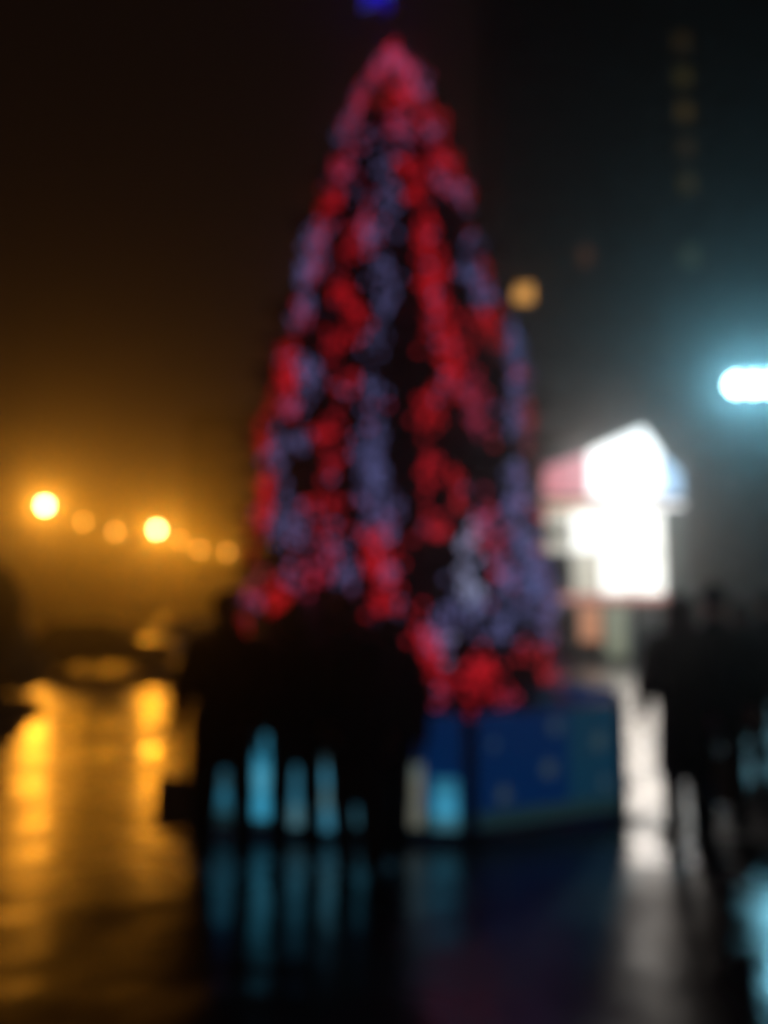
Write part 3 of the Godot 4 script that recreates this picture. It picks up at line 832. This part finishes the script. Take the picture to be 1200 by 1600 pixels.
func shop() -> void:
	var t := thing("shop", "brightly lit two-storey shop with a white gabled light sign", "shop", Vector3(7.75, 0, -30))
	var wall := paint("shop_wall", lin(0.1, 0.085, 0.07), 0.8, 0.0, noise_tex(0.05, 0.75, 1.0, 21, 128), 0.5, 0.4)
	# shell with openings: piers, spandrels, sides and back
	put("wall", boxm(Vector3(5.2, 8.0, 0.25)), wall, t, Vector3(0, 4.0, -6))
	for s in [-1.0, 1.0]:
		put("wall", boxm(Vector3(0.25, 5.3, 5.74)), wall, t, Vector3(2.47 * s, 2.65, -3.0))
	put("floor", boxm(Vector3(4.68, 0.1, 5.7)), wall, t, Vector3(0, 0.06, -3.0))
	put("roof", boxm(Vector3(5.4, 0.2, 6.3), 0.03), wall, t, Vector3(0, 5.41, -3.1))
	put("upper_floor", boxm(Vector3(4.68, 0.2, 5.4)), wall, t, Vector3(0, 2.05, -3.1))
	var white := glow("white_window", lin(1.0, 0.98, 0.9), 1.7)
	var white2 := glow("white_window_left", lin(1.0, 0.9, 0.7), 0.6)
	var tan := glow("tan_window", lin(1.0, 0.88, 0.66), 0.55)
	var dim := glow("dim_door_window", lin(0.9, 0.85, 0.45), 0.2)
	var frame := paint("shop_frame", lin(0.3, 0.3, 0.3), 0.4, 0.3)
	# upper glazing: panes in a grid of mullions, the lower left ones dimmer
	var xs := [-2.33, -1.4, -0.45, 0.65, 1.75]
	for i in 4:
		for j in 2:
			var x0: float = xs[i]
			var x1: float = xs[i + 1]
			var y0: float = [2.3, 3.72][j]
			var y1: float = [3.66, 5.1][j]
			var m: Material = white
			if j == 0 and i < 2: m = tan
			elif j == 0 and i == 2: m = white
			elif i == 0: m = white2
			if j == 0 and i == 0: m = paint("dark_pane", lin(0.06, 0.06, 0.06), 0.1)
			put("window", boxm(Vector3(x1 - x0 - 0.06, y1 - y0, 0.06)), m, t, Vector3((x0 + x1) / 2, (y0 + y1) / 2, -0.1))
	for x in xs:
		put("mullion", boxm(Vector3(0.06, 2.9, 0.12), 0.01), frame, t, Vector3(x, 3.7, -0.06))
	put("mullion", boxm(Vector3(4.1, 0.05, 0.1)), frame, t, Vector3(-0.29, 3.69, -0.09))
	put("pier", boxm(Vector3(0.6, 5.3, 0.3)), wall, t, Vector3(2.1, 2.65, -0.02))
	# red fascia, door panes and the peach strip
	put("fascia_sign", boxm(Vector3(4.1, 0.22, 0.1), 0.01), glow("red_fascia_sign", lin(1.0, 0.3, 0.2), 0.55), t, Vector3(-0.29, 2.15, 0.02))
	for q in [[-0.8, 1.3, 0.7, 1.2, 1], [0.05, 1.05, 0.75, 1.7, 0], [0.95, 1.05, 0.75, 1.7, 2]]:
		var m: Material = dim if q[4] == 0 else glow("orange_door_window", lin(1.0, 0.35, 0.1), 0.5) if q[4] == 1 else paint("dark_pane", lin(0.06, 0.06, 0.06), 0.1)
		put("door_window", boxm(Vector3(q[2], q[3], 0.06)), m, t, Vector3(q[0], q[1], -0.1))
	for x in [-2.0, -1.22, -0.36, 0.5, 1.4]:
		put("door_post", boxm(Vector3(0.09, 2.04, 0.14), 0.01), frame, t, Vector3(x, 1.02, -0.05))
	put("strip_sign", boxm(Vector3(1.6, 0.22, 0.1), 0.01), glow("peach_strip_sign", lin(1.0, 0.55, 0.32), 0.9), t, Vector3(-1.5, 5.3, 0.1))
	put("cornice", boxm(Vector3(3.1, 0.16, 0.16), 0.02), glow("white_strip_sign", lin(1.0, 0.9, 0.88), 1.6), t, Vector3(0.85, 5.3, 0.1))
	# the gabled sign in three coloured fields, set on a backing board
	var bk := begin()
	prism(bk, PackedVector2Array([Vector2(-2.4, 5.52), Vector2(2.5, 5.52), Vector2(2.5, 6.5), Vector2(1.25, 8.2), Vector2(-2.4, 6.85)]), -0.3, -0.05)
	put("sign_board", done(bk), wall, t)
	var f1 := begin()
	prism(f1, PackedVector2Array([Vector2(-2.3, 5.62), Vector2(-0.78, 5.62), Vector2(-0.78, 7.1), Vector2(-2.3, 6.6)]), -0.05, 0.05)
	put("red_sign", done(f1), glow("red_sign", lin(1.0, 0.17, 0.2), 0.62), t)
	var f2 := begin()
	prism(f2, PackedVector2Array([Vector2(-0.75, 5.62), Vector2(1.7, 5.62), Vector2(1.7, 7.2), Vector2(1.15, 8.0), Vector2(-0.75, 7.15)]), -0.05, 0.05)
	put("white_sign", done(f2), glow("white_sign", lin(1.0, 0.97, 0.95), 1.7), t)
	var f3 := begin()
	prism(f3, PackedVector2Array([Vector2(1.73, 5.62), Vector2(2.4, 5.62), Vector2(2.4, 6.4), Vector2(1.73, 7.05)]), -0.05, 0.05)
	put("blue_sign", done(f3), glow("blue_sign", lin(0.45, 0.62, 1.0), 0.7), t)
	area(t, Vector3(0.3, 6.5, 0.12), Vector2(3.2, 1.7), lin(1.0, 0.86, 0.76), 11.0)
	area(t, Vector3(0.5, 3.9, 0.08), Vector2(2.6, 2.2), lin(1.0, 0.84, 0.7), 10.0)

func flood_lamp() -> void:
	var t := thing("street_lamp", "tall street lamp with a dazzling cyan-white head at the right", "street lamp", Vector3(12.6, 0, -24.6))
	var metal := paint("lamp_post", lin(0.06, 0.06, 0.06), 0.5, 0.6)
	var st := begin()
	tube(st, Vector3.ZERO, Vector3(0, 1.2, 0), 0.14, 0.13, 12)
	tube(st, Vector3(0, 1.2, 0), Vector3(0, 8.3, 0), 0.1, 0.06, 12)
	put("pole", done(st), metal, t)
	var arm := begin()
	tube(arm, Vector3(0, 8.2, 0), Vector3(-1.4, 8.42, 0), 0.04, 0.035, 10)
	put("arm", done(arm), metal, t)
	put("lamp_head", boxm(Vector3(1.7, 0.14, 0.45), 0.05), metal, t, Vector3(-2.05, 8.4, 0))
	for k in 3:
		put("lamp_glass", boxm(Vector3(0.46, 0.48, 0.42), 0.18), glow("cyan_lamp_glass", lin(0.55, 0.9, 1.0), 18.0), t, Vector3(-2.6 + k * 0.5, 8.07, 0))
		lamp(t, Vector3(-2.6 + k * 0.5, 8.07, 0), lin(0.19, 0.62, 0.82), 12.0, 0.12)

# ---------- cars, the shrub ----------
func car(label: String, at: Vector3, turn: float, c: Color, key: String) -> Node3D:
	var t := thing("parked_car", label, "car", at, turn, "cars parked along the road")
	var m := paint(key, c, 0.25)
	m.clearcoat_enabled = true
	m.clearcoat_roughness = 0.35
	var low := PackedVector2Array([Vector2(-2.1, 0.32), Vector2(-1.75, 0.25), Vector2(1.75, 0.25), Vector2(2.12, 0.34), Vector2(2.15, 0.62), Vector2(1.95, 0.8), Vector2(1.05, 0.9), Vector2(-1.5, 0.95), Vector2(-2.08, 0.9), Vector2(-2.16, 0.6)])
	var b := begin()
	prism(b, low, -0.82, 0.82)
	# cabin, narrower at the top
	var foot := [Vector2(-1.75, 0.93), Vector2(1.1, 0.88)]
	var top := [Vector2(-1.25, 1.43), Vector2(0.3, 1.42)]
	var p := []
	for s in [-1.0, 1.0]:
		p.append([Vector3(foot[0].x, foot[0].y, 0.78 * s), Vector3(foot[1].x, foot[1].y, 0.78 * s), Vector3(top[1].x, top[1].y, 0.6 * s), Vector3(top[0].x, top[0].y, 0.6 * s)])
	quad(b, p[0][0], p[0][1], p[0][2], p[0][3])
	quad(b, p[1][3], p[1][2], p[1][1], p[1][0])
	for k in 4:
		quad(b, p[1][k], p[1][(k + 1) % 4], p[0][(k + 1) % 4], p[0][k])
	put("body", done(b), m, t)
	var glass := paint("car_glass", lin(0.01, 0.012, 0.014), 0.12)
	for s in [-1.0, 1.0]:
		for q in [[-1.45, -0.55, 0], [-0.48, 0.62, 1]]:
			var w := begin()
			var y0 := 0.99
			var y1 := 1.36
			var l0: float = q[0]; var r0: float = q[1]
			var l1 := l0 + (0.3 if q[2] == 0 else 0.0)
			var r1 := r0 - (0.0 if q[2] == 0 else 0.4)
			var z0: float = (0.78 - (y0 - 0.9) / 0.52 * 0.18 + 0.012) * s
			var z1: float = (0.78 - (y1 - 0.9) / 0.52 * 0.18 + 0.012) * s
			quad(w, Vector3(l0, y0, z0), Vector3(r0, y0, z0), Vector3(r1, y1, z1), Vector3(l1, y1, z1))
			quad(w, Vector3(l0, y0, z0 - 0.02 * s), Vector3(l1, y1, z1 - 0.02 * s), Vector3(r1, y1, z1 - 0.02 * s), Vector3(r0, y0, z0 - 0.02 * s))
			put("side_window", done(w), glass, t)
		for x in [-1.35, 1.35]:
			var ty := begin()
			var bz := Basis(Vector3.RIGHT, PI / 2)
			lathe(ty, [[0.18, -0.1], [0.29, -0.1], [0.32, -0.06], [0.32, 0.06], [0.29, 0.1], [0.18, 0.1]], 20, Vector3.ZERO, bz)
			var wheel := put("wheel", done(ty), paint("tyre", lin(0.015, 0.015, 0.015), 0.9), t, Vector3(x, 0.32, 0.76 * s))
			var rim := begin()
			lathe(rim, [[0.0, 0.06], [0.05, 0.07], [0.17, 0.04], [0.19, 0.08], [0.19, -0.08], [0.0, -0.08]], 16, Vector3.ZERO, bz if s > 0 else Basis(Vector3.RIGHT, -PI / 2))
			put("rim", done(rim), paint("rim", lin(0.4, 0.4, 0.4), 0.3, 0.9), wheel)
		put("headlight", boxm(Vector3(0.1, 0.14, 0.3), 0.03), paint("headlight_glass", lin(0.5, 0.5, 0.5), 0.1), t, Vector3(2.08, 0.66, 0.6 * s))
		put("tail_light", boxm(Vector3(0.08, 0.16, 0.26), 0.02), paint("tail_glass", lin(0.2, 0.01, 0.01), 0.15), t, Vector3(-2.12, 0.72, 0.62 * s))
		put("door_handle", boxm(Vector3(0.16, 0.03, 0.03), 0.01), m, t, Vector3(-0.3, 0.86, 0.83 * s))
		put("mirror", boxm(Vector3(0.12, 0.12, 0.18), 0.03), m, t, Vector3(0.72, 1.0, 0.88 * s))
	for q in [[foot[1], top[1], "windscreen"], [foot[0], top[0], "rear_window"]]:
		var w := begin()
		var a: Vector2 = q[0].lerp(q[1], 0.1)
		var e: Vector2 = q[0].lerp(q[1], 0.9)
		var o := Vector2(0.012 if q[2] == "windscreen" else -0.012, 0.012)
		quad(w, Vector3(a.x + o.x, a.y + o.y, -0.7), Vector3(a.x + o.x, a.y + o.y, 0.7), Vector3(e.x + o.x, e.y + o.y, 0.57), Vector3(e.x + o.x, e.y + o.y, -0.57))
		put(q[2], done(w), glass, t)
	return t

func shrub() -> void:
	var t := thing("shrub", "dark clipped evergreen shrub cut off by the left edge", "shrub", Vector3(-7.75, 0, -17.6))
	var st := begin()
	tube(st, Vector3.ZERO, Vector3(0, 1.9, 0), 0.07, 0.03, 8)
	put("trunk", done(st), mats["bark"], t)
	var lf := begin()
	quad(lf, Vector3(-0.03, 0, 0), Vector3(0, 0.012, 0.05), Vector3(0.03, 0, 0.1), Vector3(0.0, -0.01, 0.05))
	quad(lf, Vector3(-0.01, 0, 0), Vector3(0.02, 0.03, 0.03), Vector3(0.03, 0.05, 0.09), Vector3(0.0, 0.01, 0.06))
	var leaf := done(lf)
	leaf.surface_set_material(0, paint("shrub_leaf", lin(0.03, 0.045, 0.02), 0.5))
	var mm := MultiMesh.new()
	mm.transform_format = MultiMesh.TRANSFORM_3D
	mm.mesh = leaf
	mm.instance_count = 9000
	for i in 9000:
		var h := rng.randf()
		var r := (1.05 - 0.85 * h * h) * (0.86 + 0.14 * sin(h * 9.0)) * sqrt(rng.randf_range(0.35, 1.0))
		var az := rng.randf() * TAU
		var b := Basis.from_euler(Vector3(rng.randf_range(-1.2, 1.2), rng.randf() * TAU, rng.randf_range(-1, 1))).scaled(Vector3.ONE * rng.randf_range(1.0, 1.8))
		mm.set_instance_transform(i, Transform3D(b, Vector3(sin(az) * r, 0.1 + h * 2.35, cos(az) * r)))
	var o := MultiMeshInstance3D.new()
	o.name = "crown"
	o.multimesh = mm
	o.set_meta("kind", "stuff")
	t.add_child(o)

func _ready() -> void:
	rng.seed = 20231
	# camera: a phone held at eye height, tipped up, far out of focus
	var cam := Camera3D.new()
	cam.name = "camera"
	var lens := CameraAttributesPhysical.new()
	lens.frustum_focal_length = 20.785
	lens.frustum_near = 0.05
	lens.frustum_far = 600.0
	lens.frustum_focus_distance = 0.25
	lens.exposure_aperture = 3.0
	cam.attributes = lens
	cam.position = Vector3(0, 1.6, 0)
	cam.rotation.x = deg_to_rad(6.587)
	add_child(cam)
	cam.fov = 60.0
	cam.near = 0.05
	cam.far = 600.0
	cam.current = true
	# night sky over a city, and the wet haze that the lamps light up
	var we := WorldEnvironment.new()
	we.name = "world_environment"
	var env := Environment.new()
	env.background_mode = Environment.BG_SKY
	var sky := Sky.new()
	var sm := ProceduralSkyMaterial.new()
	sm.sky_top_color = lin(0.0035, 0.0018, 0.0012)
	sm.sky_horizon_color = lin(0.018, 0.0075, 0.003)
	sm.sky_curve = 0.15
	sm.ground_bottom_color = lin(0.001, 0.0008, 0.0006)
	sm.ground_horizon_color = lin(0.003, 0.002, 0.0012)
	sky.sky_material = sm
	env.sky = sky
	env.tonemap_mode = Environment.TONE_MAPPER_LINEAR
	env.tonemap_exposure = 1.0
	env.sdfgi_enabled = true
	env.ssao_enabled = true
	env.ssil_enabled = true
	env.volumetric_fog_enabled = true
	env.volumetric_fog_density = 0.0045
	env.volumetric_fog_albedo = Color(0.95, 0.95, 0.95)
	env.volumetric_fog_anisotropy = 0.9
	env.volumetric_fog_length = 200.0
	we.environment = env
	add_child(we)
	# ground
	var gm := paint("wet_asphalt", lin(0.028, 0.027, 0.026), 1.0)
	gm.roughness_texture = noise_tex(0.012, 0.15, 0.42, 31, 256, 4)
	gm.uv1_triplanar = true
	gm.uv1_world_triplanar = true
	gm.uv1_scale = Vector3.ONE * 0.13
	gm.heightmap_enabled = true
	gm.heightmap_texture = noise_tex(0.05, 0.0, 1.0, 8, 256, 5)
	gm.heightmap_scale = 0.8
	gm.metallic_specular = 0.39
	var gs := begin()
	box(gs, Vector3(0, -0.1, -70), Vector3(260, 0.2, 200))
	var ground := put("ground", done(gs), gm, self)
	tag(ground, "dark wet paved ground shining with lamp reflections", "ground", "", "structure")
	# large structures
	tower()
	shop()
	block("long low brown building behind the sodium lamps", Vector3(-36, 0, -100), Vector3(24, 7.4, 10), lin(0.22, 0.13, 0.07), 9, 2, "brown_render")
	block("taller dim building between the sodium lamps and the tree", Vector3(-20, 0, -112), Vector3(11, 25, 12), lin(0.12, 0.1, 0.08), 4, 7, "dim_render")
	block("low building far behind the tree at the left", Vector3(-9.5, 0, -104), Vector3(9, 9, 10), lin(0.16, 0.12, 0.08), 4, 3, "ochre_render")
	sodium_lamp(Vector3(-20.04, 0, -52), 8.0, 68.0, "nearest and brightest sodium street lamp at the left")
	sodium_lamp(Vector3(-17.24, 0, -67), 8.0, 68.0, "second bright sodium street lamp, left of the tall building")
	sodium_lamp(Vector3(-26.2, 0, -86), 9.6, 16.0, "small distant sodium street lamp between the two bright ones")
	sodium_lamp(Vector3(-20.0, 0, -96), 8.6, 18.0, "distant sodium street lamp right of the second bright one")
	sodium_lamp(Vector3(-18.0, 0, -102), 8.7, 18.0, "farthest sodium street lamp, beside the tree's left edge")
	sodium_lamp(Vector3(-20.8, 0, -61), 7.95, 8.0, "faint sodium street lamp just right of the nearest one", 0.12)
	sodium_lamp(Vector3(-18.2, 0, -79), 8.2, 10.0, "faint sodium street lamp just right of the second bright one", 0.15)
	flood_lamp()
	christmas_tree()
	garlands()
	barriers()
	shrub()
	car("dark grey parked car seen side-on at the left", Vector3(-7.9, 0, -25.4), 0.05, lin(0.02, 0.02, 0.022), "grey_car_paint")
	car("dark red parked car behind, nearer the tree", Vector3(-6.4, 0, -31.0), 0.4, lin(0.05, 0.015, 0.012), "red_car_paint")
	people()
